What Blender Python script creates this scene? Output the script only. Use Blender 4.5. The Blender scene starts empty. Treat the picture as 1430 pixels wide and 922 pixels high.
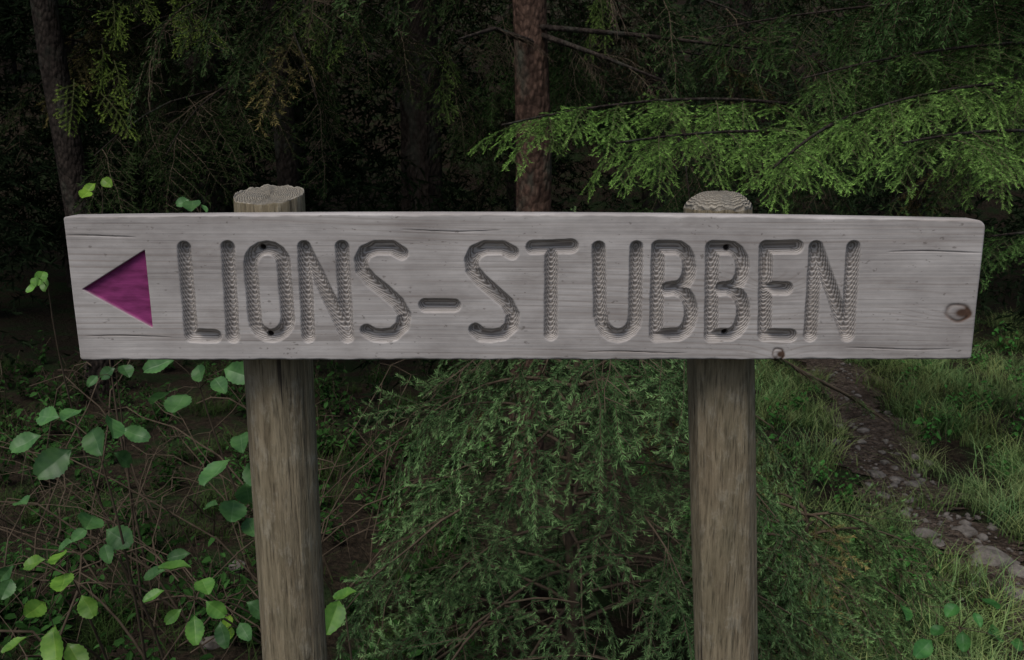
import bpy, math, random
import numpy as np
from mathutils import Vector, Matrix
random.seed(7); RS=np.random.RandomState(7)
scene=bpy.context.scene
# ---------------------------------------------------------------- survey constants (metres)
H=1.55; TH=math.radians(12.5); F=1271.0; D=1.34
def ray(u,v):
    x=(u-715)/F; y=(461-v)/F
    return (x, y*math.sin(TH)+math.cos(TH), y*math.cos(TH)-math.sin(TH))
def at(u,v,yd):
    r=ray(u,v); t=yd/r[1]
    return Vector((r[0]*t, yd, H+r[2]*t))
def gnd(u,v):
    r=ray(u,v); t=-H/r[2]
    return (r[0]*t, r[1]*t)
# ---------------------------------------------------------------- helpers
def link(o): scene.collection.objects.link(o); return o
def mesh_obj(name,verts,faces,mats=(),smooth=True,parent=None,ploc=None,midx=None):
    m=bpy.data.meshes.new(name)
    m.from_pydata(verts.tolist() if hasattr(verts,'tolist') else verts,[],faces.tolist() if hasattr(faces,'tolist') else faces)
    for k in mats: m.materials.append(k)
    if smooth: m.polygons.foreach_set('use_smooth',[True]*len(m.polygons))
    if midx is not None: m.polygons.foreach_set('material_index',midx)
    m.update()
    o=link(bpy.data.objects.new(name,m))
    if parent: setpar(o,parent)
    return o
def setpar(o,p):
    o.parent=p; o.matrix_parent_inverse=Matrix.Translation(p.location).inverted()
def empty(name,loc=(0,0,0)):
    e=bpy.data.objects.new(name,None); e.location=loc; e.empty_display_size=.1; return link(e)
def tube(pts,rad,sides=5):
    pts=np.array([tuple(p) for p in pts],float); n=len(pts)
    rad=np.broadcast_to(np.array(rad,float),(n,))
    T=np.gradient(pts,axis=0); T/=np.linalg.norm(T,axis=1)[:,None]+1e-9
    ref=np.array([0,0,1.]) if abs(T[:,2]).mean()<.8 else np.array([1.,0,0])
    U=np.cross(T,ref); U/=np.linalg.norm(U,axis=1)[:,None]+1e-9
    V=np.cross(T,U)
    a=np.linspace(0,2*math.pi,sides,endpoint=False)
    vs=pts[:,None,:]+rad[:,None,None]*(np.cos(a)[None,:,None]*U[:,None,:]+np.sin(a)[None,:,None]*V[:,None,:])
    vs=vs.reshape(-1,3); fs=[]
    for i in range(n-1):
        for j in range(sides):
            k=(j+1)%sides
            fs.append((i*sides+j,i*sides+k,(i+1)*sides+k,(i+1)*sides+j))
    return vs,fs
class Acc:
    def __init__(s): s.v=[];s.f=[];s.n=0
    def add(s,v,f):
        s.v.append(np.asarray(v)); n=s.n
        s.f+= [tuple(i+n for i in q) for q in f]; s.n+=len(v)
    def obj(s,name,mats,parent=None,smooth=True):
        return mesh_obj(name,np.concatenate(s.v),s.f,mats,smooth,parent)
# merger: many small copies become one mesh with a per-vertex tint attribute
CACHE={}
def src(me):
    if me.name not in CACHE:
        n=len(me.vertices); co=np.empty(n*3,np.float32); me.vertices.foreach_get('co',co)
        li=np.empty(len(me.loops),np.int32); me.loops.foreach_get('vertex_index',li)
        p=len(me.polygons); ls=np.empty(p,np.int32); me.polygons.foreach_get('loop_start',ls)
        mi=np.empty(p,np.int32); me.polygons.foreach_get('material_index',mi)
        tip=np.zeros(n,np.float32)
        if 'tip' in me.attributes: me.attributes['tip'].data.foreach_get('value',tip)
        CACHE[me.name]=(co.reshape(-1,3),li,ls,mi,tip,list(me.materials))
    return CACHE[me.name]
class Merge:
    def __init__(s): s.co=[];s.li=[];s.ls=[];s.mi=[];s.tip=[];s.tint=[];s.nv=0;s.nl=0;s.mats=[]
    def add(s,me,M,tint):
        co,li,ls,mi,tip,mats=src(me); A=np.array(M,dtype=np.float32)
        s.co.append(co@A[:3,:3].T+A[:3,3]); s.li.append(li+s.nv); s.ls.append(ls+s.nl)
        mp=[]
        for m in mats:
            if m not in s.mats: s.mats.append(m)
            mp.append(s.mats.index(m))
        s.mi.append(np.array(mp,np.int32)[mi]); s.tip.append(tip); s.tint.append(np.tile(np.array(tint,np.float32),(len(co),1)))
        s.nv+=len(co); s.nl+=len(li)
    def build(s,name,parent,smooth=False):
        me=bpy.data.meshes.new(name); co=np.concatenate(s.co); li=np.concatenate(s.li); ls=np.concatenate(s.ls)
        me.vertices.add(len(co)); me.vertices.foreach_set('co',co.ravel()); me.loops.add(len(li)); me.loops.foreach_set('vertex_index',li)
        me.polygons.add(len(ls)); me.polygons.foreach_set('loop_start',ls)
        me.polygons.foreach_set('material_index',np.concatenate(s.mi))
        me.polygons.foreach_set('use_smooth',np.full(len(ls),smooth))
        for m in s.mats: me.materials.append(m)
        a=me.attributes.new('tip','FLOAT','POINT'); a.data.foreach_set('value',np.concatenate(s.tip))
        a=me.attributes.new('tint','FLOAT_VECTOR','POINT'); a.data.foreach_set('vector',np.concatenate(s.tint).ravel())
        me.update(calc_edges=True)
        o=link(bpy.data.objects.new(name,me)); setpar(o,parent); return o
MG={}
def mg(parent):
    if parent.name not in MG: MG[parent.name]=(parent,Merge())
    return MG[parent.name][1]
# ---------------------------------------------------------------- node helpers
def newmat(name,rough=.8,spec=.3):
    m=bpy.data.materials.new(name); m.use_nodes=True
    nt=m.node_tree; b=nt.nodes['Principled BSDF']
    b.inputs['Roughness'].default_value=rough; b.inputs['Specular IOR Level'].default_value=spec
    return m,nt,b
def N(nt,t): return nt.nodes.new(t)
def L(nt,a,b): nt.links.new(a,b)
def coords(nt,scale):
    tc=N(nt,'ShaderNodeTexCoord'); mp=N(nt,'ShaderNodeMapping'); mp.inputs['Scale'].default_value=scale
    L(nt,tc.outputs['Object'],mp.inputs['Vector']); return mp.outputs[0]
def noise(nt,vec,scale,detail=4,rough=.6):
    n=N(nt,'ShaderNodeTexNoise'); n.inputs['Scale'].default_value=scale; n.inputs['Detail'].default_value=detail; n.inputs['Roughness'].default_value=rough
    L(nt,vec,n.inputs['Vector']); return n.outputs['Fac']
def ramp(nt,fac,stops):
    r=N(nt,'ShaderNodeValToRGB'); e=r.color_ramp.elements
    while len(e)<len(stops): e.new(.5)
    for i,(p,c) in enumerate(stops):
        e[i].position=p; e[i].color=(c[0],c[1],c[2],1) if hasattr(c,'__len__') else (c,c,c,1)
    L(nt,fac,r.inputs['Fac']); return r.outputs['Color']
def mix(nt,fac,a,b,mode='MIX'):
    m=N(nt,'ShaderNodeMix'); m.data_type='RGBA'; m.blend_type=mode
    for s,val in ((m.inputs[0],fac),(m.inputs[6],a),(m.inputs[7],b)):
        if hasattr(val,'links'): L(nt,val,s)
        elif hasattr(val,'__len__'): s.default_value=(val[0],val[1],val[2],1)
        else: s.default_value=val
    return m.outputs[2]
def math_(nt,op,a,b=0.,c=None):
    m=N(nt,'ShaderNodeMath'); m.operation=op
    for s,val in ((m.inputs[0],a),(m.inputs[1],b)):
        if hasattr(val,'links'): L(nt,val,s)
        else: s.default_value=val
    if c is not None: m.inputs[2].default_value=c
    return m.outputs[0]
def bump(nt,b,h,strength,dist):
    n=N(nt,'ShaderNodeBump'); n.inputs['Strength'].default_value=strength; n.inputs['Distance'].default_value=dist
    L(nt,h,n.inputs['Height']); L(nt,n.outputs[0],b.inputs['Normal'])
def attr(nt,name,out='Fac'): 
    a=N(nt,'ShaderNodeAttribute'); a.attribute_name=name; return a.outputs[out]
# ---------------------------------------------------------------- materials
def mat_board():
    m,nt,b=newmat('weathered_board',.7,.3)
    g=attr(nt,'grain'); gr=attr(nt,'groove'); kn=attr(nt,'knot'); pa=attr(nt,'paint'); ho=attr(nt,'hole')
    warp=noise(nt,coords(nt,(1.0,1,4)),2.,2,.45)
    ph=math_(nt,'ADD',g,math_(nt,'MULTIPLY',warp,2.2))
    s=math_(nt,'SINE',math_(nt,'MULTIPLY',ph,6.2832))
    ring=math_(nt,'MULTIPLY_ADD',s,.5,.5)
    fib=noise(nt,coords(nt,(4,60,300)),1.0,4,.6)
    amt=noise(nt,coords(nt,(1.2,1,14)),1.5,3,.5)
    blot=noise(nt,coords(nt,(4,4,9)),1.8,6,.65)
    strk=noise(nt,coords(nt,(1.1,5,55)),1.5,4,.6)
    face=mix(nt,ramp(nt,blot,[(.32,0),(.66,1)]),(.335,.305,.288),(.54,.505,.48))
    ringc=ramp(nt,ring,[(.0,(.70,.65,.61)),(.30,(1,1,1)),(1,(1.0,1.0,1.0))])
    face=mix(nt,ramp(nt,amt,[(.40,.05),(.68,.75)]),face,ringc,'MULTIPLY')
    face=mix(nt,ramp(nt,strk,[(.52,0),(.68,.55)]),face,(.275,.238,.215))
    gn=noise(nt,coords(nt,(30,30,30)),1,3,.6)
    grv=mix(nt,ramp(nt,ring,[(.15,0),(.8,1)]),(.235,.208,.190),(.50,.465,.44))
    grv=mix(nt,ramp(nt,gn,[(.45,0),(.7,.5)]),grv,(.30,.27,.245))
    c=mix(nt,gr,face,grv)
    fr=ramp(nt,fib,[(.30,.76),(.5,1),(.75,1.07)])
    c=mix(nt,.75,c,fr,'MULTIPLY')
    st=noise(nt,coords(nt,(5,5,16)),1.7,5,.7)
    c=mix(nt,ramp(nt,st,[(.56,0),(.74,.55)]),c,(.235,.20,.178))
    spk=noise(nt,coords(nt,(90,90,160)),1,2,.6)
    c=mix(nt,ramp(nt,spk,[(.67,0),(.74,.6)]),c,(.13,.11,.095))
    kc=mix(nt,noise(nt,coords(nt,(60,60,90)),1,3,.6),(.035,.018,.011),(.15,.085,.055))
    c=mix(nt,kn,c,kc)
    pn=noise(nt,coords(nt,(25,20,90)),1,4,.6)
    pc=mix(nt,ramp(nt,pn,[(.3,0),(.7,1)]),(.14,.016,.080),(.31,.045,.185))
    c=mix(nt,pa,c,pc); c=mix(nt,ho,c,(.018,.012,.010))
    L(nt,c,b.inputs['Base Color'])
    hh=math_(nt,'ADD',math_(nt,'MULTIPLY',ring,.06),math_(nt,'MULTIPLY',fib,.55))
    hh=math_(nt,'ADD',hh,math_(nt,'MULTIPLY',math_(nt,'MULTIPLY',ring,gr),.9))
    bump(nt,b,hh,.55,.0014)
    return m
def mat_post():
    m,nt,b=newmat('post_wood',.85,.2)
    f1=noise(nt,coords(nt,(95,95,4.0)),1,6,.7); f2=noise(nt,coords(nt,(260,260,22)),1,3,.6)
    big=noise(nt,coords(nt,(6,6,2.5)),1.5,4,.65); ptc=noise(nt,coords(nt,(26,26,14)),1.5,6,.75)
    c=mix(nt,ramp(nt,f1,[(.34,0),(.66,1)]),(.155,.120,.075),(.35,.285,.188))
    c=mix(nt,ramp(nt,big,[(.42,0),(.7,.6)]),c,(.215,.19,.12))
    c=mix(nt,ramp(nt,ptc,[(.52,0),(.66,.6)]),c,(.39,.35,.265))
    c=mix(nt,.9,c,ramp(nt,f2,[(.32,.45),(.5,1),(.8,1.12)]),'MULTIPLY')
    ck=noise(nt,coords(nt,(50,50,1.3)),1,3,.5)
    c=mix(nt,ramp(nt,ck,[(.30,.9),(.318,0)]),c,(.04,.032,.024))
    L(nt,c,b.inputs['Base Color'])
    bump(nt,b,math_(nt,'ADD',f1,math_(nt,'ADD',math_(nt,'MULTIPLY',f2,.9),math_(nt,'MULTIPLY',ptc,.7))),.9,.0035); return m
def mat_end(cx,cy):
    m,nt,b=newmat('post_end_grain',.9,.1)
    tc=N(nt,'ShaderNodeTexCoord'); mp=N(nt,'ShaderNodeMapping'); mp.inputs['Location'].default_value=(-cx,-cy,0)
    L(nt,tc.outputs['Object'],mp.inputs['Vector'])
    w=N(nt,'ShaderNodeTexWave'); w.wave_type='RINGS'; w.rings_direction='Z'
    w.inputs['Scale'].default_value=85; w.inputs['Distortion'].default_value=2.6; w.inputs['Detail Scale'].default_value=.8; w.inputs['Detail'].default_value=3
    L(nt,mp.outputs[0],w.inputs['Vector'])
    n=noise(nt,coords(nt,(60,60,60)),1,5,.6)
    c=mix(nt,w.outputs['Fac'],(.18,.155,.12),(.42,.38,.31))
    c=mix(nt,ramp(nt,n,[(.35,0),(.65,.9)]),c,(.25,.23,.195))
    L(nt,c,b.inputs['Base Color']); bump(nt,b,math_(nt,'ADD',w.outputs['Fac'],math_(nt,'MULTIPLY',n,2)),.8,.004); return m
def mat_bark(name,a,bb,lich=.5):
    m,nt,b=newmat(name,.95,.1)
    n1=noise(nt,coords(nt,(22,22,11)),1,6,.7); n2=noise(nt,coords(nt,(7,7,4)),1,4,.6)
    v=N(nt,'ShaderNodeTexVoronoi'); v.inputs['Scale'].default_value=1; L(nt,coords(nt,(55,55,28)),v.inputs['Vector'])
    c=mix(nt,ramp(nt,n1,[(.35,0),(.65,1)]),a,bb)
    c=mix(nt,.7,c,ramp(nt,v.outputs['Distance'],[(.05,1.1),(.6,.45)]),'MULTIPLY')
    c=mix(nt,ramp(nt,n2,[(.52,0),(.66,lich)]),c,(.07,.08,.06))
    L(nt,c,b.inputs['Base Color']); bump(nt,b,math_(nt,'SUBTRACT',n1,v.outputs['Distance']),1,.012); return m
def matte(name,dark,light,tip=False,obj=False,nscale=0):
    m=bpy.data.materials.new(name); m.use_nodes=True; nt=m.node_tree; nt.nodes.remove(nt.nodes['Principled BSDF'])
    d=N(nt,'ShaderNodeBsdfDiffuse'); L(nt,d.outputs[0],nt.nodes['Material Output'].inputs['Surface'])
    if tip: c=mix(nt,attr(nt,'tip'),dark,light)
    else: c=mix(nt,noise(nt,coords(nt,(nscale or 6,)*3),1,1,.5),dark,light)
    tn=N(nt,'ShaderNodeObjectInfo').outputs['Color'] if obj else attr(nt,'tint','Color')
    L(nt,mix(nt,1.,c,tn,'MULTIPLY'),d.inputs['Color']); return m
def leafy(name,dark,light,rough=.55,spec=.35,trans=.25,nscale=6):
    m,nt,b=newmat(name,rough,spec)
    n=noise(nt,coords(nt,(nscale,)*3),1,3,.6)
    c=mix(nt,ramp(nt,n,[(.35,0),(.65,1)]),dark,light)
    c=mix(nt,attr(nt,'tip'),c,mix(nt,.5,c,(.16,.26,.12)))   # pale midrib and veins
    c=mix(nt,1.,c,attr(nt,'tint','Color'),'MULTIPLY')
    L(nt,c,b.inputs['Base Color'])
    tr=N(nt,'ShaderNodeBsdfTranslucent'); L(nt,c,tr.inputs['Color'])
    ms=N(nt,'ShaderNodeMixShader'); ms.inputs[0].default_value=trans
    L(nt,b.outputs[0],ms.inputs[1]); L(nt,tr.outputs[0],ms.inputs[2])
    L(nt,ms.outputs[0],nt.nodes['Material Output'].inputs['Surface'])
    return m
M_board=mat_board(); M_post=mat_post()
M_bark=mat_bark('spruce_bark',(.065,.040,.030),(.165,.100,.073),.7)
M_barkd=mat_bark('dark_bark',(.026,.020,.017),(.070,.055,.045))  # bark colour darkened to dim the background trunks; limbs share it
M_twig,nt,b=newmat('twig_bark',.9,.1)
L(nt,mix(nt,noise(nt,coords(nt,(30,30,30)),1,1,.6),(.040,.028,.019),(.15,.115,.08)),b.inputs['Base Color'])
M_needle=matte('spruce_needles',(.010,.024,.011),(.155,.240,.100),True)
M_far=matte('distant_needles',(.012,.022,.012),(.035,.056,.026),False,True,3)  # needle colour kept dark to carry the gloom of the deep stand
M_leaf=leafy('shrub_leaf',(.050,.130,.042),(.100,.220,.066),.45,.4,.3,25)
M_under=matte('undergrowth_leaf',(.014,.042,.014),(.060,.130,.040),False,False,14)
M_grass=matte('grass_blades',(.040,.085,.026),(.20,.29,.115),True)
# ---------------------------------------------------------------- terrain
def terrain(x,y):
    x=np.asarray(x,float); y=np.asarray(y,float)
    z=.018*np.sin(3.1*x+1.3*y)+.014*np.sin(5.3*y-2.2*x+1)+.03*np.sin(1.1*x+.7*y+2)
    k=np.clip((y-7.)/8,0,1); k=k*k*(3-2*k)
    z=z+k*.36*np.clip(y-7,0,60)
    r=np.clip((np.abs(x)-5)/8,0,1)*np.clip((y-1)/5,0,1)
    z=z+r*.20*np.clip(np.abs(x)-5,0,30)
    return z
def axis(lo,hi,step,far):
    a=list(np.arange(lo,hi,step)); s=step; p=a[-1]
    while p<far: s*=1.22; p+=s; a.append(p)
    s=step;p=a[0]; b=[]
    while p>-far: s*=1.22; p-=s; b.append(p)
    return np.array(b[::-1]+a)
gx=axis(-4,4,.07,160); gy=axis(.5,8,.07,160)
X,Y=np.meshgrid(gx,gy); Z=terrain(X,Y)
nx,ny=len(gx),len(gy)
idx=np.arange(nx*ny).reshape(ny,nx)
fq=np.stack([idx[:-1,:-1],idx[:-1,1:],idx[1:,1:],idx[1:,:-1]],-1).reshape(-1,4)
m_g,nt,b=newmat('forest_floor',.95,.1)
n1=noise(nt,coords(nt,(4,4,4)),1,6,.7); n2=noise(nt,coords(nt,(40,40,40)),1,5,.7)
c=mix(nt,ramp(nt,n2,[(.35,0),(.65,1)]),(.014,.011,.008),(.065,.048,.032))
c=mix(nt,ramp(nt,n1,[(.48,0),(.6,.8)]),c,(.025,.050,.016))
L(nt,c,b.inputs['Base Color']); bump(nt,b,math_(nt,'ADD',n1,n2),1,.04)
mesh_obj('ground',np.stack([X,Y,Z],-1).reshape(-1,3),fq,[m_g])
# ---------------------------------------------------------------- footpath
pc=[gnd(*p) for p in ((1160,520),(1192,565),(1215,610),(1243,660),(1278,705),(1335,752),(1400,800),(1475,880),(1600,1050))]
pc=np.array([(pc[0][0]-.6,pc[0][1]+1.6)]+pc)
tt=np.linspace(0,len(pc)-1,160)
px=np.interp(tt,range(len(pc)),pc[:,0]); py=np.interp(tt,range(len(pc)),pc[:,1])
k=np.ones(9)/9; px=np.convolve(np.pad(px,4,'edge'),k,'valid'); py=np.convolve(np.pad(py,4,'edge'),k,'valid')
PATH=np.stack([px,py],-1)
tx=np.gradient(px);ty=np.gradient(py);ln=np.hypot(tx,ty);nxv,nyv=-ty/ln,tx/ln
W=.18; cols=13; pv=[];pf=[]
for i in range(160):
    wl=W*(1+.35*math.sin(i*.31)+.16*RS.randn()); wr=W*(1+.3*math.sin(i*.23+2)+.16*RS.randn())
    for j in range(cols):
        s=j/(cols-1)*2-1; w=(wl if s<0 else wr)*s
        x=px[i]+nxv[i]*w; y=py[i]+nyv[i]*w
        pv.append((x,y,float(terrain(x,y))+.008+RS.rand()*.014*(1-abs(s))))
for i in range(159):
    for j in range(cols-1):
        a=i*cols+j; pf.append((a,a+1,a+cols+1,a+cols))
m_p,nt,b=newmat('path_dirt',.95,.15)
n1=noise(nt,coords(nt,(30,30,30)),1,6,.75); n2=noise(nt,coords(nt,(5,5,5)),1,4,.6)
vo=N(nt,'ShaderNodeTexVoronoi'); vo.inputs['Scale'].default_value=55; L(nt,coords(nt,(1,1,1)),vo.inputs['Vector'])
c=mix(nt,ramp(nt,n1,[(.38,0),(.62,1)]),(.045,.031,.022),(.19,.145,.112))
c=mix(nt,ramp(nt,vo.outputs['Distance'],[(.1,.5),(.3,0)]),c,(.22,.195,.165))
c=mix(nt,ramp(nt,n2,[(.48,0),(.62,.7)]),c,(.05,.036,.025))
L(nt,c,b.inputs['Base Color']); bump(nt,b,math_(nt,'ADD',n1,vo.outputs['Distance']),1,.03)
mesh_obj('dirt_path',np.array(pv),pf,[m_p])
m_s,nt,b=newmat('stone',.85,.3)
n1=noise(nt,coords(nt,(25,25,25)),1,6,.7)
c=mix(nt,ramp(nt,n1,[(.35,0),(.65,1)]),(.08,.07,.06),(.23,.205,.18)); L(nt,c,b.inputs['Base Color']); bump(nt,b,n1,.8,.01)
import bmesh
bm=bmesh.new(); bmesh.ops.create_icosphere(bm,subdivisions=3,radius=1)
SV=np.array([v.co[:] for v in bm.verts]); SF=[tuple(v.index for v in f.verts) for f in bm.faces]; bm.free()
def stone(sx,sy,sz,seed):
    r=np.random.RandomState(seed); v=SV.copy()
    for _ in range(9):
        d=r.randn(3); d/=np.linalg.norm(d); h=.55+.35*r.rand(); dd=v@d; v-=np.clip(dd-h,0,None)[:,None]*d*.9
    v*=1+.05*np.sin(v[:,[0]]*7+seed)*np.cos(v[:,[1]]*6)
    v*=(sx,sy,sz); a=r.rand()*6.28; R=np.array([[math.cos(a),-math.sin(a),0],[math.sin(a),math.cos(a),0],[0,0,1]])
    return v@R.T
acc=Acc()
for k_,(u,v,s) in enumerate(((1385,785,.09),(1425,800,.06),(1290,752,.055),(1345,748,.06),(1265,718,.04),(1222,662,.05),(1250,668,.04),(1275,675,.04),(1205,610,.045),(1310,765,.035),(1235,690,.04),(1420,830,.05),(300,905,.05),(330,800,.05))):
    x,y=gnd(u,v); acc.add(stone(s,s*.75,s*.45,k_)+(x,y,float(terrain(x,y))+s*.16),SF)
for k_ in range(320):
    i=RS.randint(0,160); w=RS.randn()*.10; x=px[i]+nxv[i]*w; y=py[i]+nyv[i]*w; s=.006+.022*RS.rand()**3
    acc.add(stone(s,s*.8,s*.65,k_+50)+(x,y,float(terrain(x,y))+.014),SF)
acc.obj('path_stones',[m_s])
# ---------------------------------------------------------------- SIGN
sign=empty('wooden_trail_sign',(0,1.4,0))
NX,NZ=1340,214
s_=np.linspace(0,1,NX); t_=np.linspace(0,1,NZ); S,T=np.meshgrid(s_,t_)
TL,TR,BR,BL=[np.array(at(*p,D)) for p in ((88,303),(1378,308),(1357,502),(112,503))]
top=TL[None,None]*(1-S[...,None])+TR[None,None]*S[...,None]; bot=BL*(1-S[...,None])+BR*S[...,None]
P=bot*(1-T[...,None])+top*T[...,None]
bx,bz=P[...,0].copy(),P[...,2].copy()
bz+= .0065*4*S*(1-S)*T
Wd=np.linalg.norm(TR-TL); Hd=np.linalg.norm(TL-BL)
def rc(dx,dz,R,sx,sz):
    mk=(dx<R)&(dz<R); u=R-dx[mk]; w=R-dz[mk]; m=np.maximum(u,w); l=np.hypot(u,w)+1e-9
    bx[mk]+=sx*(u-u*m/l)*-1; bz[mk]+=sz*(w-w*m/l)*-1
rc((1-S)*Wd,(1-T)*Hd,.012,1,1); rc(S*Wd,(1-T)*Hd,.004,-1,1); rc(S*Wd,T*Hd,.005,-1,-1); rc((1-S)*Wd,T*Hd,.005,1,-1)
depth=np.zeros_like(bx); groove=np.zeros_like(bx); knot=np.zeros_like(bx); paint=np.zeros_like(bx); hole=np.zeros_like(bx)
def B(u,v): p=at(u,v,D); return (p.x,p.z)
def arc(cx,cy,rx,ry,a0,a1,n=9): return [(cx+rx*math.cos(math.radians(a)),cy-ry*math.sin(math.radians(a))) for a in np.linspace(a0,a1,n)]
strokes=[
 [(257,347),(267,469)],[(267,469),(300,470)],
 [(318,346),(325,470)],
 arc(373,370,23,24,0,180)+arc(379,446,23,23,180,360)+[(396,370)],
 [(425,346),(431,470)],[(425,346),(485,470)],[(478,346),(485,470)],
 [(561,354),(548,346),(524,346),(510,352),(504,364),(506,378),(518,392),(538,408),(556,424),(565,440),(562,456),(550,467),(534,469),(522,468),(512,462)],
 [(594,427),(634,427)],
 [(715,353),(702,346),(678,346),(664,352),(658,364),(660,378),(672,392),(690,408),(708,424),(716,440),(714,456),(702,467),(686,469),(672,468),(664,461)],
 [(744,346),(798,344)],[(770,346),(769,467)],
 [(836,346),(838,442)]+arc(863,444,24,25,180,360)+[(889,346)],
 [(919,346),(916,468)],[(919,346),(942,346)]+arc(945,374,18,28,80,-80,7)+[(932,404)],arc(944,436,21,32,80,-80,8)+[(916,469)],
 [(995,346),(993,468)],[(995,346),(1015,346)]+arc(1019,374,18,28,80,-80,7)+[(1006,404)],arc(1017,436,21,32,80,-80,8)+[(993,469)],
 [(1070,346),(1068,468)],[(1070,346),(1112,345)],[(1070,402),(1098,403)],[(1068,468),(1103,469)],
 [(1140,346),(1132,468)],[(1140,346),(1183,468)],[(1192,346),(1184,468)]]
R0=.0108; DEP=.0125
dist=np.full_like(bx,1.)
for st in strokes:
    q=[B(*p) for p in st]
    for (x0,z0),(x1,z1) in zip(q[:-1],q[1:]):
        m=(bx>min(x0,x1)-.02)&(bx<max(x0,x1)+.02)&(bz>min(z0,z1)-.02)&(bz<max(z0,z1)+.02)
        ex,ez=x1-x0,z1-z0; l2=ex*ex+ez*ez+1e-12
        t=np.clip(((bx[m]-x0)*ex+(bz[m]-z0)*ez)/l2,0,1)
        dd=np.hypot(bx[m]-x0-ex*t,bz[m]-z0-ez*t); dist[m]=np.minimum(dist[m],dd)
Rv=R0*(1+.03*np.sin(bx*90)+.025*np.sin(bz*140+bx*37))
q=np.clip(dist/Rv,0,1); depth=np.where(q<1,DEP*(1-q**1.6)**.85,0); groove=np.clip((1-q)*6,0,1)
depth+=.0004*groove*np.sin(bz*900)   # router chatter
tri=[B(115,404),B(202,349),B(213,458)]
def tris(sg):
    sd=np.full_like(bx,1.)
    for i in range(3):
        (x0,z0),(x1,z1)=tri[i],tri[(i+1)%3]; ex,ez=x1-x0,z1-z0; l=math.hypot(ex,ez)
        sd=np.minimum(sd,sg*((bx-x0)*ez-(bz-z0)*ex)/l)
    return sd
sd=tris(1)
if sd.max()<=0: sd=tris(-1)
depth=np.maximum(depth,np.clip(sd/.0012,0,1)*.006); paint=np.clip((sd+.0004)/.001,0,1)
gphase=bz*115
for (u,v,rx,rz,A,kk) in ((1338,437,.023,.014,2.6,1),(1087,495,.011,.010,1.4,1),(1078,392,.016,.012,3.6,.0),(1030,400,.05,.03,1.2,0),(150,488,.012,.008,.8,.0),(700,330,.06,.02,1.0,0)):
    x,z=B(u,v); d2=((bx-x)/(rx*3.2))**2+((bz-z)/(rz*2.2))**2
    gphase+=A*np.exp(-d2)
    if kk:
        dx_=(bx-x)/rx; dz_=(bz-z)/rz; dd=np.hypot(dx_,dz_); ang=np.arctan2(dz_,dx_); dd=dd*(1+.10*np.sin(ang*2+1)+.04*np.sin(ang*5))
        kv=np.exp(-((dd-.82)/.16)**2)*(.70+.25*np.sin(ang+2))+np.exp(-(np.hypot(dx_-.35,dz_)/.5)**4)*.9+np.clip(1-dd,0,1)*.35
        knot=np.maximum(knot,np.clip(kv,0,1)); depth+=.0012*np.exp(-((dd-.8)/.15)**2)
gphase+=.8*np.sin(bx*2.3+.4)+.3*np.sin(bx*5.1+bz*9)
for (u,v) in ((364,346),(375,468),(1017,347),(1014,465)):
    x,z=B(u,v); dd=np.hypot(bx-x,bz-z); hole=np.maximum(hole,np.clip((.0048-dd)/.0012,0,1)); depth+=.005*np.clip((.0052-dd)/.0012,0,1)
gphase=gphase+depth*300
# drying checks running along the grain
for (u0,v0,u1,w_) in ((90,330,190,.0007),(1240,352,1372,.0008),(1180,487,1330,.0006),(120,470,240,.0006),(560,322,700,.0005),(820,492,960,.0005)):
    x0,z0=B(u0,v0); x1,_=B(u1,v0); zz=z0+.0015*np.sin(bx*30+u0); t_l=np.clip((bx-x0)/(x1-x0),0,1)
    c_=np.clip(1-abs(bz-zz)/(w_*1.6),0,1)*np.sin(math.pi*t_l)**.5*((bx>x0)&(bx<x1)); depth+=c_*.0022; knot=np.maximum(knot,c_*.55)
depth+=.0004*np.sin(bx*11)*np.sin(bz*40)
de=np.minimum(np.minimum(S,1-S)*Wd,np.minimum(T,1-T)*Hd); r=.0028*(1+.3*np.sin(bx*31)+.25*np.sin(bx*83+1)+.2*np.sin(bx*211))
dq=np.clip(r-de,0,r); depth+=r-np.sqrt(r*r-dq*dq*.98)
V=np.stack([bx,D+depth,bz],-1).reshape(-1,3)
ii=np.arange(NX*NZ).reshape(NZ,NX)
F4=np.stack([ii[:-1,:-1],ii[:-1,1:],ii[1:,1:],ii[1:,:-1]],-1).reshape(-1,4).tolist()
loop=list(ii[0,:])+list(ii[1:,-1])+list(ii[-1,-2::-1])+list(ii[-2:0:-1,0])
nb=len(V); TB=.044; r2=.004
ring1=V[loop].copy(); ring1[:,1]=D+TB-r2
cen=V[loop].mean(0); ring2=V[loop].copy(); 
dirc=ring2-cen; ring2[:,0]-=np.sign(dirc[:,0])*np.where(abs(dirc[:,0])>Wd*.49,r2,0); ring2[:,2]-=np.sign(dirc[:,2])*np.where(abs(dirc[:,2])>Hd*.45,r2,0); ring2[:,1]=D+TB
Vall=np.concatenate([V,ring1,ring2,[[cen[0],D+TB,cen[2]]]]); n=len(loop)
for a in range(n):
    c_=(a+1)%n
    F4.append((int(loop[c_]),int(loop[a]),nb+a,nb+c_)); F4.append((nb+c_,nb+a,nb+n+a,nb+n+c_)); F4.append((nb+n+c_,nb+n+a,nb+2*n))
board=mesh_obj('board',Vall,F4,[M_board],True,sign)
def addattr(o,name,arr,ext):
    a=o.data.attributes.new(name,'FLOAT','POINT'); a.data.foreach_set('value',np.concatenate([arr.ravel(),ext]).astype(np.float32))
lp=np.array(loop); z3=np.zeros(2*n+1)
gpr=gphase.ravel()
addattr(board,'grain',gphase,np.concatenate([gpr[lp]+7,gpr[lp]+8.5,[0]]))
addattr(board,'groove',groove,z3);addattr(board,'knot',knot,z3);addattr(board,'paint',paint,z3);addattr(board,'hole',hole,z3)
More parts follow.
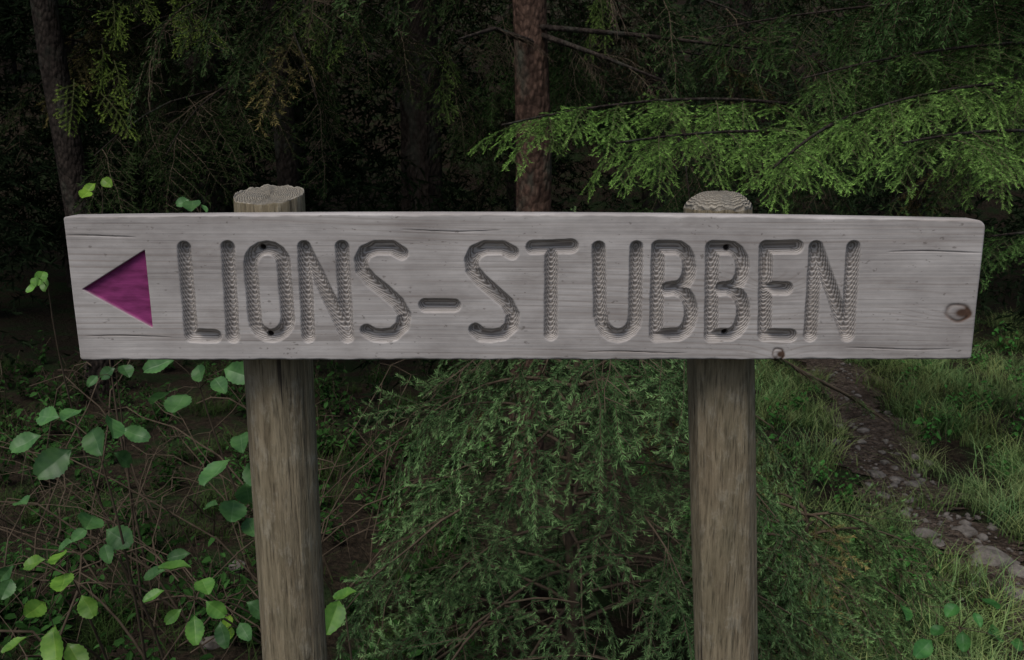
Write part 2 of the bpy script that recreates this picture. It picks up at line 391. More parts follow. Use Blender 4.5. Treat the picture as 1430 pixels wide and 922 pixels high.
# posts
def post(name,top_px,bot_px,rad,kind,seed):
    yc=D+TB+rad+.002
    pt=at(*top_px,yc); pb=at(*bot_px,yc); dz=pt.z-pb.z
    rr=np.random.RandomState(seed)
    segs=128; zt=pt.z; zb=-.25
    zs=list(np.linspace(zb,zt-.03,150))+list(np.linspace(zt-.028,zt,12))
    a=np.linspace(0,2*math.pi,segs,endpoint=False); vs=[];fs=[];mi=[]
    ph=rr.rand(12)*6.28
    def radius(a,z):
        rb=rad*(1+.014*np.sin(2*a+ph[0])+.012*np.sin(3*a+ph[1]+z*.8)+.008*np.sin(9*a+ph[2]+z*1.5)+.006*np.sin(23*a+ph[3]+2*z)+.008*np.sin(z*7+ph[4]))
        if kind==1:
            m=8; w=(a+.2)%(2*math.pi/m)-math.pi/m; rb=rb*(.45+.55*math.cos(math.pi/m)/np.cos(w)*1.04)
        return rb*(1+.03*(zt-z))
    jag=np.convolve(rr.randn(segs+8),np.ones(5)/5,'same')[4:-4]*.0022
    def ring(z,scale=1,zoff=0,rough=0):
        f=(z-pb.z)/dz; cx=pb.x+(pt.x-pb.x)*f
        R=radius(a,z)*scale
        x=cx+R*np.cos(a); y=yc+R*np.sin(a)
        zz=np.full(segs,z+zoff)+rr.randn(segs)*rough+jag*np.clip((z-(zt-.02))/.02,0,1)*scale
        if kind==0: zz=zz+(.20*(y-yc)+.03*(x-cx))*np.clip((z-(zt-.05))/.05,0,1)
        return np.stack([x,y,zz],-1)
    rows=[ring(z) for z in zs]; nside=len(rows)
    if kind==0:
        rows+= [ring(zt,.985,.0015,.0006)]+[ring(zt,s,-.0015,.0010) for s in (.95,.88,.78,.66,.54,.42,.3,.18,.08,.02)]
    else:
        for s,zo in ((.99,.003),(.96,.007),(.90,.011),(.86,.0125),(.80,.0165),(.74,.018),(.66,.0215),(.58,.023),(.48,.0245),(.36,.025),(.2,.026),(.04,.0262)): rows.append(ring(zt,s,zo,.0006))
    vs=np.concatenate(rows)
    for i in range(len(rows)-1):
        for j in range(segs):
            k=(j+1)%segs; fs.append((i*segs+j,i*segs+k,(i+1)*segs+k,(i+1)*segs+j)); mi.append(0 if i<nside-1 else 1)
    mesh_obj(name,vs,fs,[M_post,mat_end(pt.x,yc)],True,sign,midx=mi)
post('post',(376,272),(413,922),.0545,0,3)
post('post_2',(1003,291),(1014,922),.0525,1,9)
# ---------------------------------------------------------------- SPRUCE SPRAYS
def make_spray(name,seed,LL=.5,needles=True,dens=.0046,nl=.0180,nw=.0016,sp2=.055,sp3=.060,wid=.42):
    r=np.random.RandomState(seed); tw=[]
    def poly(p0,d,l,droop,n):
        t=np.linspace(0,1,n)[:,None]; p=p0+d*l*t; p[:,2]-=(droop*(l*t)**2)[:,0]; return p+np.cumsum(r.randn(n,3)*l*.010,axis=0)
    main=poly(np.zeros(3),np.array([1.,0,.05]),LL,.7,10); tw.append((main,.0028,LL))
    def ev(p,t):
        i=min(int(t*(len(p)-1)),len(p)-2); f=t*(len(p)-1)-i; tg=p[i+1]-p[i]; return p[i]*(1-f)+p[i+1]*f,tg/np.linalg.norm(tg)
    t=.07; side=1
    while t<.97:
        p,tg=ev(main,t); l2=(wid*LL*(1-t)**.8+.035)*min(1,.45+2.5*t)*(.55+.7*r.rand())
        ang=math.radians(54+r.randn()*8)*side; c,s=math.cos(ang),math.sin(ang)
        d=np.array([tg[0]*c-tg[1]*s,tg[0]*s+tg[1]*c,tg[2]*.6+r.randn()*.20-.08]); d/=np.linalg.norm(d)
        sec=poly(p,d,l2,1.2,6); tw.append((sec,.0017,l2))
        if l2>.07:
            t2=.3; s2=1
            while t2<.85:
                q,tg2=ev(sec,t2); l3=(.34*l2*(1-t2)+.030)*(.6+.7*r.rand()); an=math.radians(48+r.randn()*10)*s2
                d3=np.array([tg2[0]*math.cos(an)-tg2[1]*math.sin(an),tg2[0]*math.sin(an)+tg2[1]*math.cos(an),tg2[2]+r.randn()*.22-.05]); d3/=np.linalg.norm(d3)
                tw.append((poly(q,d3,l3,1.5,3),.0011,l3)); t2+=sp3/l2*.7; s2=-s2
        t+=sp2/2/LL*(.8+.4*r.rand()); side=-side
    ac=Acc()
    for p,rad,l in tw:
        v,f=tube(p,np.linspace(rad,rad*.4,len(p)),3); ac.add(v,f)
    V0=np.concatenate(ac.v); Fs=list(ac.f); mi=[0]*len(Fs); tip=[np.zeros(len(V0))]; allv=[V0]; nn=len(V0)
    if needles:
        for p,rad,l in tw:
            m=max(4,int(l/dens)); tt=(np.arange(m)+r.rand(m))/m; ppos=tt*(len(p)-1)*.999; i=np.minimum(ppos.astype(int),len(p)-2); f=(ppos-i)[:,None]
            pos=p[i]*(1-f)+p[i+1]*f; tg=p[i+1]-p[i]; tg/=np.linalg.norm(tg,axis=1)[:,None]
            for rep in range(2):
                phi=r.rand(m)*1.5-.35+ (0 if rep else math.pi-.8)
                U=np.cross(tg,[0,0,1.]); U/=np.linalg.norm(U,axis=1)[:,None]+1e-6; Wv=np.cross(U,tg)
                sdv=np.cos(phi)[:,None]*U+np.sin(phi)[:,None]*Wv*.9
                d=tg*.80+sdv*.72; d/=np.linalg.norm(d,axis=1)[:,None]
                wv=np.cross(d,r.randn(m,3)); wv/=np.linalg.norm(wv,axis=1)[:,None]+1e-6
                ln_=nl*(.75+.4*r.rand(m))[:,None]
                tri=np.stack([pos-wv*nw,pos+wv*nw,pos+d*ln_],1).reshape(-1,3)
                allv.append(tri); k=np.arange(m)*3+nn; Fs+=list(zip(k.tolist(),(k+1).tolist(),(k+2).tolist())); mi+=[1]*m; nn+=3*m
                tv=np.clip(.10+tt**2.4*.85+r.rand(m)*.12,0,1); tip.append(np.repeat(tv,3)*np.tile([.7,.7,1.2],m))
    me=bpy.data.meshes.new(name); me.from_pydata(np.concatenate(allv).tolist(),[],Fs)
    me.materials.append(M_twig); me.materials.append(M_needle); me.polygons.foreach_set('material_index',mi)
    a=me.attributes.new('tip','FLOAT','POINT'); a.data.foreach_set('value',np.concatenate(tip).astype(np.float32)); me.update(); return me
SPR=[make_spray('spray_%d'%i,20+i) for i in range(6)]
SPRY=[make_spray('spray_young_%d'%i,220+i,sp2=.075,sp3=.085,nl=.019,nw=.0018,wid=.40) for i in range(6)]
SPRL=[make_spray('spray_far_%d'%i,120+i,dens=.0075,nl=.022,nw=.0022,sp3=.08) for i in range(4)]
BARE=[make_spray('bare_twigs_%d'%i,40+i,.5,False) for i in range(2)]
def place(parent,me,pos,dr,scale,tint,roll=0.):
    d=Vector(dr).normalized(); up=Vector((0,0,1))
    if abs(d.z)>.95: up=Vector((0,-1,.2))
    y=up.cross(d).normalized(); z=d.cross(y)
    R=Matrix((d,y,z)).transposed().to_4x4()@Matrix.Rotation(roll,4,'X')
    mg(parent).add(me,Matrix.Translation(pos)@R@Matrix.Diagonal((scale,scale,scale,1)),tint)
def bough(parent,acc,p0,az,length,rise,droop,ns,sc,tint,r,rad=.010,bare=0.,down=.25,tstart=.2,rollv=.25,SP=None):
    SP=SP or SPR
    d=Vector((math.cos(az),math.sin(az),0)); pts=[]
    for i in range(9):
        t=i/8; pts.append(Vector(p0)+d*length*t+Vector((0,0,rise*length*t-droop*length*t*t))+Vector((r.randn()*.008,r.randn()*.008,0))*length)
    v,f=tube(pts,np.linspace(rad,rad*.25,9),5); acc.add(v,f)
    for k in range(ns):
        t=tstart+(1-tstart)*(k+r.rand()*.6)/ns; side=1 if k%2 else -1
        i=min(int(t*8),7); pos=pts[i].lerp(pts[i+1],min(1,t*8-i)); tg=(pts[i+1]-pts[i]).normalized()
        an=side*math.radians(50+r.randn()*12); c,s=math.cos(an),math.sin(an)
        dd=Vector((tg.x*c-tg.y*s,tg.x*s+tg.y*c,tg.z*.6-down+r.randn()*.15))
        me=BARE[r.randint(2)] if r.rand()<bare else SP[r.randint(len(SP))]
        tv=.6+.8*r.rand(); tn=(tint[0]*tv,tint[1]*tv,tint[2]*tv)
        if r.rand()<.06: tn=(tv*1.9,tv*1.0,tv*.9)     # a few browned shoots
        place(parent,me,pos,dd,sc*(.6+.5*(1-t)+.2*r.rand()),tn,r.randn()*rollv)
    place(parent,SP[r.randint(len(SP))],pts[-2],(pts[-1]-pts[-2])+Vector((0,0,-.05*length)),sc,tint,r.randn()*.2)
def young(name,x,y,hgt,rb,seed,tint,nw=10,nb=5):
    r=np.random.RandomState(seed); z0=float(terrain(x,y)); e=empty(name,(x,y,z0)); acc=Acc()
    v,f=tube([(x+.01*math.sin(k),y+.01*math.cos(k*1.7),z0-.05+hgt*k/10) for k in range(11)],np.linspace(.02,.004,11),8); acc.add(v,f)
    for w in range(nw):
        zf=.06+.9*w/nw; z=z0+hgt*zf
        for k in range(nb):
            az=2*math.pi*(k+r.rand()*.7)/nb+w*.6; ln=(rb*(1-zf)**.6+.12)*(.6+.7*r.rand())
            bough(e,acc,(x,y,z+r.randn()*.03),az,ln,.40,.55,max(3,int(ln*7)),.62+.25*r.rand(),tint,r,.006,.12,.18,.30,.6,SP=SPRY)
    place(e,SPR[0],(x,y,z0+hgt*.9),(0,.1,1),.4,tint)
    acc.obj('trunk',[M_twig],e)
young('young_spruce',.17,2.42,1.30,.64,5,(1.40,1.55,1.40))
young('young_spruce',.95,2.75,.42,.34,6,(1.4,1.6,1.3),5,5)
def spruce(name,x,y,r0,hgt,z_lo,z_hi,blen,nb,seed,tint,lean=(0,0),bark=None,ns=8,sc=1.1,bare=.15,azr=(0,360)):
    r=np.random.RandomState(seed); z0=float(terrain(x,y)); e=empty(name,(x,y,z0)); acc=Acc()
    seg=26; pts=[(x+lean[0]*k/seg*hgt+.02*math.sin(k*.9+seed),y+lean[1]*k/seg*hgt,z0-.2+hgt*k/seg) for k in range(seg+1)]
    v,f=tube(pts,np.linspace(r0*1.12,r0*.15,seg+1),20)
    a=np.arctan2(v[:,1]-y,v[:,0]-x); v[:,:2]+=(.03*r0*np.stack([np.sin(v[:,2]*23+a*3),np.cos(v[:,2]*17+a*5)],-1)); 
    mesh_obj('trunk',v,f,[bark or M_bark],True,e)
    for k in range(nb):
        z=z_lo+(z_hi-z_lo)*(k+r.rand())/nb; az=math.radians(azr[0]+(azr[1]-azr[0])*r.rand())
        ln=blen*(.7+.5*r.rand()); xx=x+lean[0]*(z-z0); yy=y+lean[1]*(z-z0)
        bough(e,acc,(xx,yy,z),az,ln,.05+.15*r.rand(),.38+.25*r.rand(),ns,sc,tint,r,.008,bare,.45,SP=SPRL)
    acc.obj('limbs',[M_barkd],e)
    return e
def crown_mesh(name,seed,Ht,R,z0,nbough):
    r=np.random.RandomState(seed); vs=[];n=0;fs=[]
    V_,F_=tube([(0,0,-.5+ (Ht+.3)*k/10) for k in range(11)],np.linspace(.16,.02,11),8); vs.append(V_); fs+=F_; n+=len(V_); nt_=len(F_)
    for bnum in range(nbough):
        zf=(bnum/nbough)**1.15; z=z0+(Ht-z0)*zf; ln=R*(1-zf)**.75*(.65+.5*r.rand())+.1; az=r.rand()*6.283
        d=np.array([math.cos(az),math.sin(az),0]); sd=np.array([-d[1],d[0],0]); m=max(3,int(ln/.14))
        for k in range(m):
            t=(k+.5)/m; p=np.array([0,0,z])+d*ln*t; p[2]+=.12*ln*t-.5*ln*t*t
            for s in (-1,1):
                l=(.42*(1-t)+.14)*(.7+.6*r.rand()); dd=d*.5+sd*s*.8+np.array([0,0,-.35+r.randn()*.2]); dd/=np.linalg.norm(dd)
                q=16; tt=r.rand(q)[:,None]; pos=p+dd*l*tt; nd=dd*.8+r.randn(q,3)*.5; nd/=np.linalg.norm(nd,axis=1)[:,None]
                w=np.cross(nd,r.randn(q,3)); w/=np.linalg.norm(w,axis=1)[:,None]+1e-6
                tri=np.stack([pos-w*.008,pos+w*.008,pos+nd*.07],1).reshape(-1,3); vs.append(tri)
                kk=np.arange(q)*3+n; fs+=list(zip(kk.tolist(),(kk+1).tolist(),(kk+2).tolist())); n+=3*q
    me=bpy.data.meshes.new(name); me.from_pydata(np.concatenate(vs).tolist(),[],fs)
    me.materials.append(M_barkd); me.materials.append(M_far)
    mi=np.ones(len(fs),int); mi[:nt_]=0; me.polygons.foreach_set('material_index',mi); me.update(); return me
CR=[crown_mesh('forest_tree_a',1,9,2.3,.5,110),crown_mesh('forest_tree_b',2,8,1.9,.3,100)]
HI=crown_mesh('upper_crown',3,7,2.0,.2,70)
forest=empty('distant_forest',(0,15,0))
r=np.random.RandomState(77)
for row,(yy,dx) in enumerate(((7.0,2.1),(9.2,2.3),(12.5,2.8),(18,3.8))):
    half=yy*.75+1.5
    x=-half+r.rand()*dx
    while x<half:
        xx=x+r.randn()*.3; y_=yy+r.randn()*.4
        if not(row==0 and 1.4<xx<3.6):
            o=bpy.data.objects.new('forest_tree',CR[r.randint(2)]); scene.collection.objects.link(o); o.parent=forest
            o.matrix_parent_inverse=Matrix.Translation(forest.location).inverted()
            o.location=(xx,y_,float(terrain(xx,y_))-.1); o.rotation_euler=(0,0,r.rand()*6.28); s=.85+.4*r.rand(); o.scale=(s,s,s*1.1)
            t=.3+.35*r.rand(); t*= (2.6 if xx>1.2 else 1); o.color=(t,t,t,1)  # forest shade put into the tree tint, weaker to the right
        x+=dx*(.8+.4*r.rand())
def topcrown(e,x,y,z,s=1):
    o=bpy.data.objects.new('upper_crown',HI); scene.collection.objects.link(o); o.parent=e; o.matrix_parent_inverse=Matrix.Translation(e.location).inverted()
    o.location=(x,y,z); o.scale=(s,s,s); o.rotation_euler=(0,0,x*3)
p=at(740,150,4.0)
e=spruce('spruce_tree',p.x,4.0,.078,11,2.1,3.4,1.4,11,11,(.55,.6,.5),bark=M_bark,bare=.3,azr=(-25,205)); topcrown(e,p.x,4.2,3.0,.85)
acc=Acc(); r=np.random.RandomState(3)
for (a,b_,c_) in (((755,38),(900,50),(1065,70)),((758,50),(830,75),(925,112)),((745,60),(690,40),(640,55))):
    A=at(*a,3.95);Bm=at(*b_,3.7);C=at(*c_,3.5); ps=[A.lerp(Bm,t*2) if t<.5 else Bm.lerp(C,t*2-1) for t in np.linspace(0,1,9)]
    v,f=tube(ps,np.linspace(.014,.004,9),6); acc.add(v,f)
    for q in ps[2:]: place(e,BARE[r.randint(2)],q,(.6,r.randn()*.6,-.3+r.randn()*.3),.45,(1,1,1),0)
acc.obj('dead_limbs',[M_barkd],e)
p=at(70,20,5.2); q=at(108,290,5.2); ln=((p.x-q.x)/(p.z-q.z))
xb=q.x-ln*(q.z)
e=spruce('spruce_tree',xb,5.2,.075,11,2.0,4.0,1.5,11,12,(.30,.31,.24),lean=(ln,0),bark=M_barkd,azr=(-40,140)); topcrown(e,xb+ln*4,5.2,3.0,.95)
for k_,(x,y,bl,tn) in enumerate(((-1.4,5.7,1.9,(.28,.30,.24)),(-4.6,4.9,1.7,(.3,.34,.25)),(.9,5.8,1.7,(.40,.48,.36)),(3.9,5.8,2.0,(.8,.95,.7)))):  # gloom of the stand put into low needle tints, deepest at left
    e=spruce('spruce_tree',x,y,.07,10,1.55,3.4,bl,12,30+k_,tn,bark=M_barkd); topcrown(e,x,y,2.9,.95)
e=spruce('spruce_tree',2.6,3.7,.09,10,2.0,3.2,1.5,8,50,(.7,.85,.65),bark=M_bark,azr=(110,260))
acc=Acc(); r=np.random.RandomState(8)
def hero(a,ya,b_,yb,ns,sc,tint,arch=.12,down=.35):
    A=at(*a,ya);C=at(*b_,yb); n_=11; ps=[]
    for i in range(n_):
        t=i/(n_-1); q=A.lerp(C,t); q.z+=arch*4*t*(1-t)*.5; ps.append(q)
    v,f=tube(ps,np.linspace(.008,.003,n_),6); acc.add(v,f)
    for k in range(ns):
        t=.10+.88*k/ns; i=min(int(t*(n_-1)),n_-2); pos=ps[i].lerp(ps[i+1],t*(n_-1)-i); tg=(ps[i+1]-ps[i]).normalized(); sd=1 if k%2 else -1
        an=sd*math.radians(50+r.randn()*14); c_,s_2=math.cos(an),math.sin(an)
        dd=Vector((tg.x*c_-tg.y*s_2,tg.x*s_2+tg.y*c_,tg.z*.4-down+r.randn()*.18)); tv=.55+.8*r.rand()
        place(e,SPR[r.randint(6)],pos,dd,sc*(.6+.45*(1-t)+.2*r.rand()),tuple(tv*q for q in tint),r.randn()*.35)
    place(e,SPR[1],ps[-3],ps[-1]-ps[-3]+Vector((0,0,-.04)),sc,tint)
G=(2.2,2.5,1.35)  # lit look of these boughs put into bright needle tints
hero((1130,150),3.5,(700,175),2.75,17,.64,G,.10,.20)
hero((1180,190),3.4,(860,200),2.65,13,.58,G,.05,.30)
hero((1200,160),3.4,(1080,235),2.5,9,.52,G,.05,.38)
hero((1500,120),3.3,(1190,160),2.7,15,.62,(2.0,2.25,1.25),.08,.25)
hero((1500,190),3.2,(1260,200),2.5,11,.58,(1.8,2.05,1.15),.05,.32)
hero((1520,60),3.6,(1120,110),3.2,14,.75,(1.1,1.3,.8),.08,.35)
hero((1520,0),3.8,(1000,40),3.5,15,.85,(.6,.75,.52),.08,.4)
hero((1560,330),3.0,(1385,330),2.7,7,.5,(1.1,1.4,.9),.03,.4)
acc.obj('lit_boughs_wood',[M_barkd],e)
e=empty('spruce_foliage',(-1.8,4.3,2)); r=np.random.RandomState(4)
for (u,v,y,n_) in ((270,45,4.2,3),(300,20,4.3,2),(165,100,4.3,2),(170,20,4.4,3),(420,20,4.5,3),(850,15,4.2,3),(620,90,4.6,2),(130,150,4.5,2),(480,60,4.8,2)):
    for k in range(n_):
        p=at(u+r.randn()*22,v-30+r.randn()*18,y+r.randn()*.15); place(e,SPR[r.randint(6)],p,(r.randn()*.7,-.4,-.8),.38+.15*r.rand(),(2.3,2.1,.95) if u<400 else (1.5,1.5,.85),r.randn()*.5)  # sunlit spots painted in: bright yellow-green tint on these sprays
# ---------------------------------------------------------------- GRASS
def grass_mesh(name,seed,nbl,hh):
    r=np.random.RandomState(seed); vs=[];fs=[];tip=[]
    for k in range(nbl):
        b0=np.array([r.randn()*.05,r.randn()*.05,0]); az=r.rand()*6.28; d=np.array([math.cos(az),math.sin(az),0]); h=hh*(.35+.85*r.rand()); bend=h*(.2+1.0*r.rand()); w=np.array([-d[1],d[0],0])*(.0013+.0015*r.rand())
        n0=len(vs)
        for i in range(4):
            t=i/3; c_=b0+d*bend*t*t+np.array([0,0,h*t*(1-.35*t)]); ww=w*(1-t*.9); vs+= [c_-ww,c_+ww]; tip+=[t,t]
        for i in range(3): fs.append((n0+2*i,n0+2*i+1,n0+2*i+3,n0+2*i+2))
    me=bpy.data.meshes.new(name); me.from_pydata([tuple(v) for v in vs],[],fs); me.materials.append(M_grass)
    a=me.attributes.new('tip','FLOAT','POINT'); a.data.foreach_set('value',np.array(tip,np.float32)); me.update(); return me
GR=[grass_mesh('grass_%d'%i,60+i,70,.16) for i in range(5)]
def leaf_geo(s,curl=.2,n=9):
    vs=[];fs=[]
    for i in range(n):
        t=i/(n-1); w=.35*max(0,math.sin(math.pi*t**.92))**.75; w=max(w,.004)
        w*=1+.05*(1 if i%2 else -1)
        z=-curl*t*t+.03*math.sin(t*9)
        for j,q in enumerate((-1,-.5,-.07,0,.07,.5,1)):
            tt_=t+ (abs(q)*.10 if 0<i<n-1 else 0); vs.append((tt_*s,q*w*s,(z+abs(q)*w*.28-.03*(abs(q)==.5)+(.012 if (i%3==0 and abs(q)==.5) else 0))*s))
    for i in range(n-1):
        for j in range(6): a=i*7+j; fs.append((a,a+7,a+8,a+1))
    return np.array(vs),fs
def leaf_lo(s):
    vs=np.array([(0,0,0),(.35,.27,.06),(.35,-.27,.06),(.42,0,-.03),(.75,.2,0),(.75,-.2,0),(1,0,-.12)])*s
    return vs,[(0,3,1),(0,2,3),(3,4,1),(3,6,4),(3,5,6),(3,2,5)]
def clump_mesh(name,seed,nst,hh,ls,mat):
    r=np.random.RandomState(seed); ac=Acc(); mi=[]
    for k in range(nst):
        az=r.rand()*6.28; l=hh*(.5+.7*r.rand()); ps=[np.array([r.randn()*.02+math.cos(az)*l*.45*t,r.randn()*.004+math.sin(az)*l*.45*t,l*t]) for t in np.linspace(0,1,5)]
        v,f=tube(ps,.0012,3); ac.add(v,f); mi+=[0]*len(f)
        for j in range(7):
            t=.3+.7*j/6; p=ps[0]*(1-t)+ps[-1]*t; a2=az+j*2.4; s=ls*(.5+.7*r.rand()); v,f=leaf_lo(s)
            R=np.array(Matrix.Rotation(a2,3,'Z')@Matrix.Rotation(r.rand()*.7-.1,3,'Y')@Matrix.Rotation(r.randn()*.3,3,'X')); ac.add(v@R.T+p,f); mi+=[1]*len(f)
    me=bpy.data.meshes.new(name); me.from_pydata(np.concatenate(ac.v).tolist(),[],ac.f); me.materials.append(M_twig); me.materials.append(mat)
    me.polygons.foreach_set('material_index',mi); me.update(); return me
UN=[clump_mesh('undergrowth_%d'%i,80+i,8,.16,.034,M_under) for i in range(3)]
def scatter(par,meshes,n,fn,s0,s1,tfn,r):
    for k in range(n):
        q=fn(r)
        if q is None: continue
        x,y=q; s=s0+(s1-s0)*r.rand()
        M=Matrix.Translation((x,y,float(terrain(x,y))-.005))@Matrix.Rotation(r.rand()*6.28,4,'Z')@Matrix.Rotation(r.randn()*.12,4,'X')@Matrix.Diagonal((s,s,s*(.8+.5*r.rand()),1))
        mg(par).add(meshes[r.randint(len(meshes))],M,tfn(x,y,r))
def pathd(x,y): return np.hypot(PATH[:,0]-x,PATH[:,1]-y).min()
def fg(r):
    y=1.9+5.6*r.rand()**1.1; x=.45+.16*y+(4.6)*r.rand()**1.1*(.3+y/6)
    d=pathd(x,y)
    if d<.10+.20*r.rand()**1.3 and r.rand()>.06: return None
    if math.sin(x*5.1+2*math.sin(y*3))*math.sin(y*4.3+x)>.5 and r.rand()<.75: return None
    return x,y
r=np.random.RandomState(90)
gp=empty('grass')
def gt(x,y,r):
    a=.9+.7*r.rand()+.35*math.sin(x*3+y*2); w=r.rand(); return (a*(.85+.45*w),a,a*(.85+.2*r.rand()))
scatter(gp,GR,2300,fg,.4,1.2,gt,r)
def fl(r):
    y=1.9+4*r.rand(); return (-.1-2.6*r.rand()*(.4+y/4),y)
def fr(r):
    y=2.1+4.5*r.rand(); x=.5+2.4*r.rand()*(.4+y/4)
    return None if pathd(x,y)<.22 or r.rand()<.3 else (x,y)
un=empty('undergrowth')
def tin(x,y,r):
    a=.35+1.0*r.rand()**1.5; return (a*.9,a,a*.8)
scatter(un,UN,330,fl,.6,1.3,tin,r)
scatter(un,UN,190,fr,.5,1.2,lambda x,y,r:(1.5,2.0,1.4),r)
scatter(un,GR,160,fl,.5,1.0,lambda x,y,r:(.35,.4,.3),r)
# ---------------------------------------------------------------- BROADLEAF SHRUBS
LEAVES=[]
for i in range(4):
    v,f=leaf_geo(1.,.08+.12*i,17); me=bpy.data.meshes.new('leaf_%d'%i); me.from_pydata(v.tolist(),[],f); me.materials.append(M_leaf)
    a=me.attributes.new('tip','FLOAT','POINT'); tv=[]
    for k in range(17):
        for q in (-1,-.5,-.07,0,.07,.5,1): tv.append(1. if q==0 else (.35 if k%3==0 and abs(q)<1 else 0.))
    a.data.foreach_set('value',np.array(tv,np.float32)); me.update(); LEAVES.append(me)
SHR=set()
def shrub(name,base,clusters,seed):
    r=np.random.RandomState(seed); z0=float(terrain(*base)); e=empty(name,(base[0],base[1],z0)); ac=Acc(); SHR.add(e.name)
    for (yd,sz,tint,lv) in clusters:
        ps=[at(u,v,yd+r.randn()*.05) for u,v in lv]; c_=sum(ps,Vector())/len(ps); c_.z-=.03; c_.y+=.05
        b0=Vector((base[0]+r.randn()*.08,base[1]+r.randn()*.06,z0)); mid=b0.lerp(c_,.55)+Vector((r.randn()*.05,r.randn()*.05,.12))
        st=[]
        for t in np.linspace(0,1,10): st.append(b0*(1-t)**2+mid*2*t*(1-t)+c_*t*t)
        v,f=tube(st,np.linspace(.0045,.0018,10),5); ac.add(v,f)
        for p in ps:
            d=p-c_; d.z=d.z*.4-.02-.25*d.length*r.rand()
            if d.length<.02: d=Vector((r.randn(),r.randn(),-.1))
            d.normalize(); s=sz*(.65+.6*r.rand()); lo=p-d*s*.5
            v,f=tube([c_,c_.lerp(lo,.5)+Vector((0,0,.008)),lo],[.0014,.0011,.0008],4); ac.add(v,f)
            nrm=Vector((r.randn()*.45,-.5+r.randn()*.4,.8)); nrm=(nrm-d*nrm.dot(d)).normalized(); y=nrm.cross(d)
            M=Matrix.Translation(lo)@Matrix((d,y,nrm)).transposed().to_4x4()@Matrix.Diagonal((s,s*(.85+.35*r.rand()),s,1))
            tv=.65+.6*r.rand(); mg(e).add(LEAVES[r.randint(4)],M,(tint[0]*tv,tint[1]*tv,tint[2]*tv))
    ac.obj('stems',[M_twig],e)
A=(1.10,1.15,1.1); Bt=(1.8,1.6,.7); C=(3.,2.4,.7)
shrub('alder_shrub',(-1.0,2.2),[
 (1.95,.082,A,[(68,582),(36,617),(76,645),(130,612),(188,606),(160,592),(172,640),(100,575)]),
 (2.0,.068,A,[(126,728),(148,770),(112,745),(165,750),(90,760)]),
 (1.85,.062,Bt,[(48,786),(88,812),(122,846),(82,778)]),
 (1.8,.078,Bt,[(72,900),(50,850),(105,915),(20,900)]),(2.1,.05,A,[(10,820),(30,700),(8,800)])],1)
shrub('alder_shrub',(-.55,2.3),[
 (2.05,.07,A,[(222,508),(278,520),(305,535),(225,552),(250,562),(330,520)]),
 (1.9,.076,A,[(335,612),(302,655),(348,660),(345,690)]),
 (1.95,.062,A,[(295,706),(325,712),(350,735)]),
 (1.9,.060,(1.5,1.55,.9),[(215,830),(242,860),(272,878),(300,850),(245,790),(285,815)]),
 (2.0,.055,A,[(250,775),(215,800),(340,880),(360,850),(310,885)]),
 (2.3,.045,A,[(255,282),(285,290),(268,285)])],2)
shrub('alder_shrub',(-.33,1.95),[(1.8,.06,(1.8,1.8,.9),[(482,830),(468,856)]),(1.8,.05,A,[(440,900)])],3)
shrub('birch_sapling',(-1.2,2.7),[(2.6,.04,C,[(125,262),(148,254),(120,270)]),(2.5,.045,(1.6,1.6,.8),[(48,390),(62,396),(45,402),(58,384)]),(2.5,.05,A,[(150,520),(175,515),(130,530)]),(2.3,.04,C,[(322,884),(318,868)])],4)
shrub('nettle_plant',(1.35,2.4),[(2.35,.066,(.8,1.15,.85),[(1330,850),(1365,862),(1390,885),(1310,880),(1345,895),(1420,900),(1290,905),(1380,840)]),(2.5,.055,(.8,1.15,.85),[(1265,850),(1240,880),(1225,905),(1270,905)])],5)
ac=Acc(); r=np.random.RandomState(15); e=empty('bramble_thicket',(-.9,2.6,0))
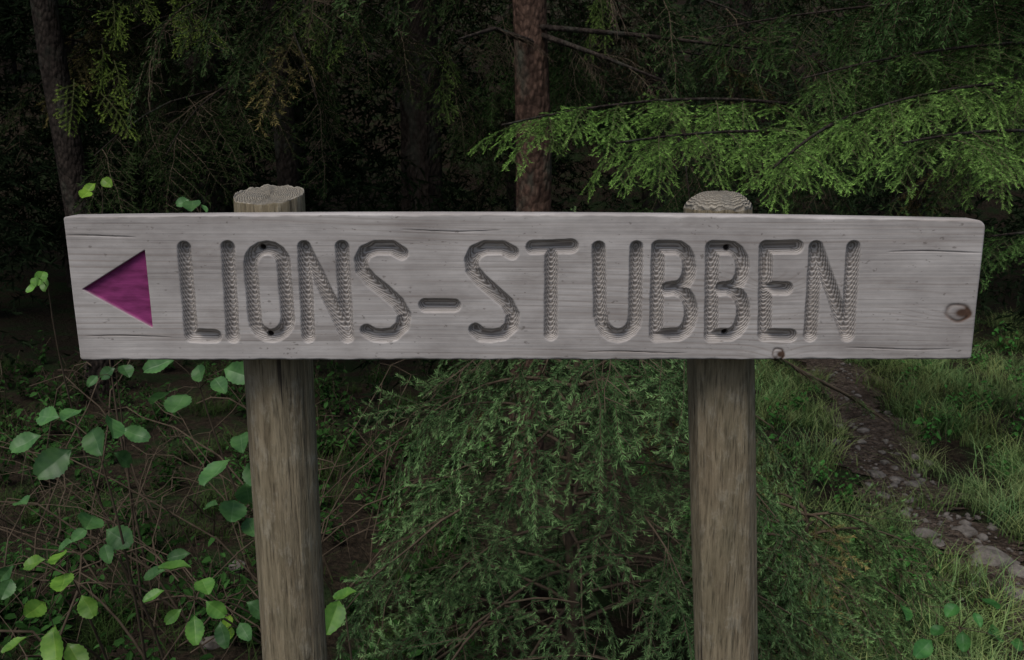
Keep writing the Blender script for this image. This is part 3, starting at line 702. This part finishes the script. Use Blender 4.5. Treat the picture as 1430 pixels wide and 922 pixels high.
for k in range(90):
    x0=-.25-1.9*r.rand(); y0=2.05+1.3*r.rand(); az=r.rand()*6.28; l=.4+.7*r.rand(); h=.3+.75*r.rand(); z0=float(terrain(x0,y0)); ps=[]
    for t in np.linspace(0,1,9): ps.append((x0+math.cos(az)*l*t+r.randn()*.014,y0+math.sin(az)*l*.5*t,z0+h*(1.6*t-.9*t*t)+r.randn()*.014))
    rd=.0015+.003*r.rand(); v,f=tube(ps,np.linspace(rd,rd*.5,9),5); ac.add(v,f)
    for j in range(3,9,2):
        p=np.array(ps[j]); d=r.randn(3)*.07; v,f=tube([p,p+d*.5+(0,0,.01),p+d],[.0014,.001,.0006],4); ac.add(v,f)
ac.obj('stems',[M_twig],e)
acc=Acc(); e=empty('fallen_branch',(1,2,1)); ps=[at(1075,495,1.75),at(1120,520,1.9),at(1180,550,2.0),at(1240,590,2.1)]
v,f=tube(ps,[.006,.005,.004,.002],6); acc.add(v,f); acc.obj('limb',[M_twig],e)
for i,q in enumerate(ps[:3]): place(e,BARE[i%2],q,(.8,.2,-.3),.25,(1,1,1)); place(e,SPR[i],q,(.8,.3,-.4),.2,(.9,1.0,.8))
# build all merged foliage
for nm,(par,g) in MG.items():
    g.build('blades' if nm=='grass' else ('leaves' if nm in SHR or nm=='undergrowth' else 'needles'),par,nm in SHR)
for m_ in SPR+SPRY+SPRL+BARE+GR+UN+LEAVES: bpy.data.meshes.remove(m_)
# ---------------------------------------------------------------- light, sky, camera
w=bpy.data.worlds.new('World'); scene.world=w; w.use_nodes=True; nt=w.node_tree
sky=nt.nodes.new('ShaderNodeTexSky'); sky.sky_type='NISHITA'; sky.sun_disc=False; sky.sun_elevation=math.radians(61); sky.sun_rotation=math.radians(205); sky.dust_density=3; sky.air_density=1
bg=nt.nodes['Background']; nt.links.new(sky.outputs[0],bg.inputs['Color']); bg.inputs['Strength'].default_value=.09
sl=bpy.data.lights.new('sun','SUN'); sl.energy=1.75; sl.angle=math.radians(32); sl.color=(1,.97,.92)
so=link(bpy.data.objects.new('sun',sl)); so.rotation_euler=(math.radians(29),0,math.radians(-25)); so.location=(0,0,10)
cam=bpy.data.cameras.new('camera'); co=link(bpy.data.objects.new('camera',cam)); co.location=(0,0,H); co.rotation_euler=(math.radians(90)-TH,0,0)
cam.lens=36*F/1430; cam.sensor_width=36; cam.clip_start=.05; cam.clip_end=600
cam.dof.use_dof=True; cam.dof.focus_distance=1.45; cam.dof.aperture_fstop=20
scene.camera=co
scene.view_settings.view_transform='Standard'; scene.view_settings.look='None'; scene.view_settings.exposure=0
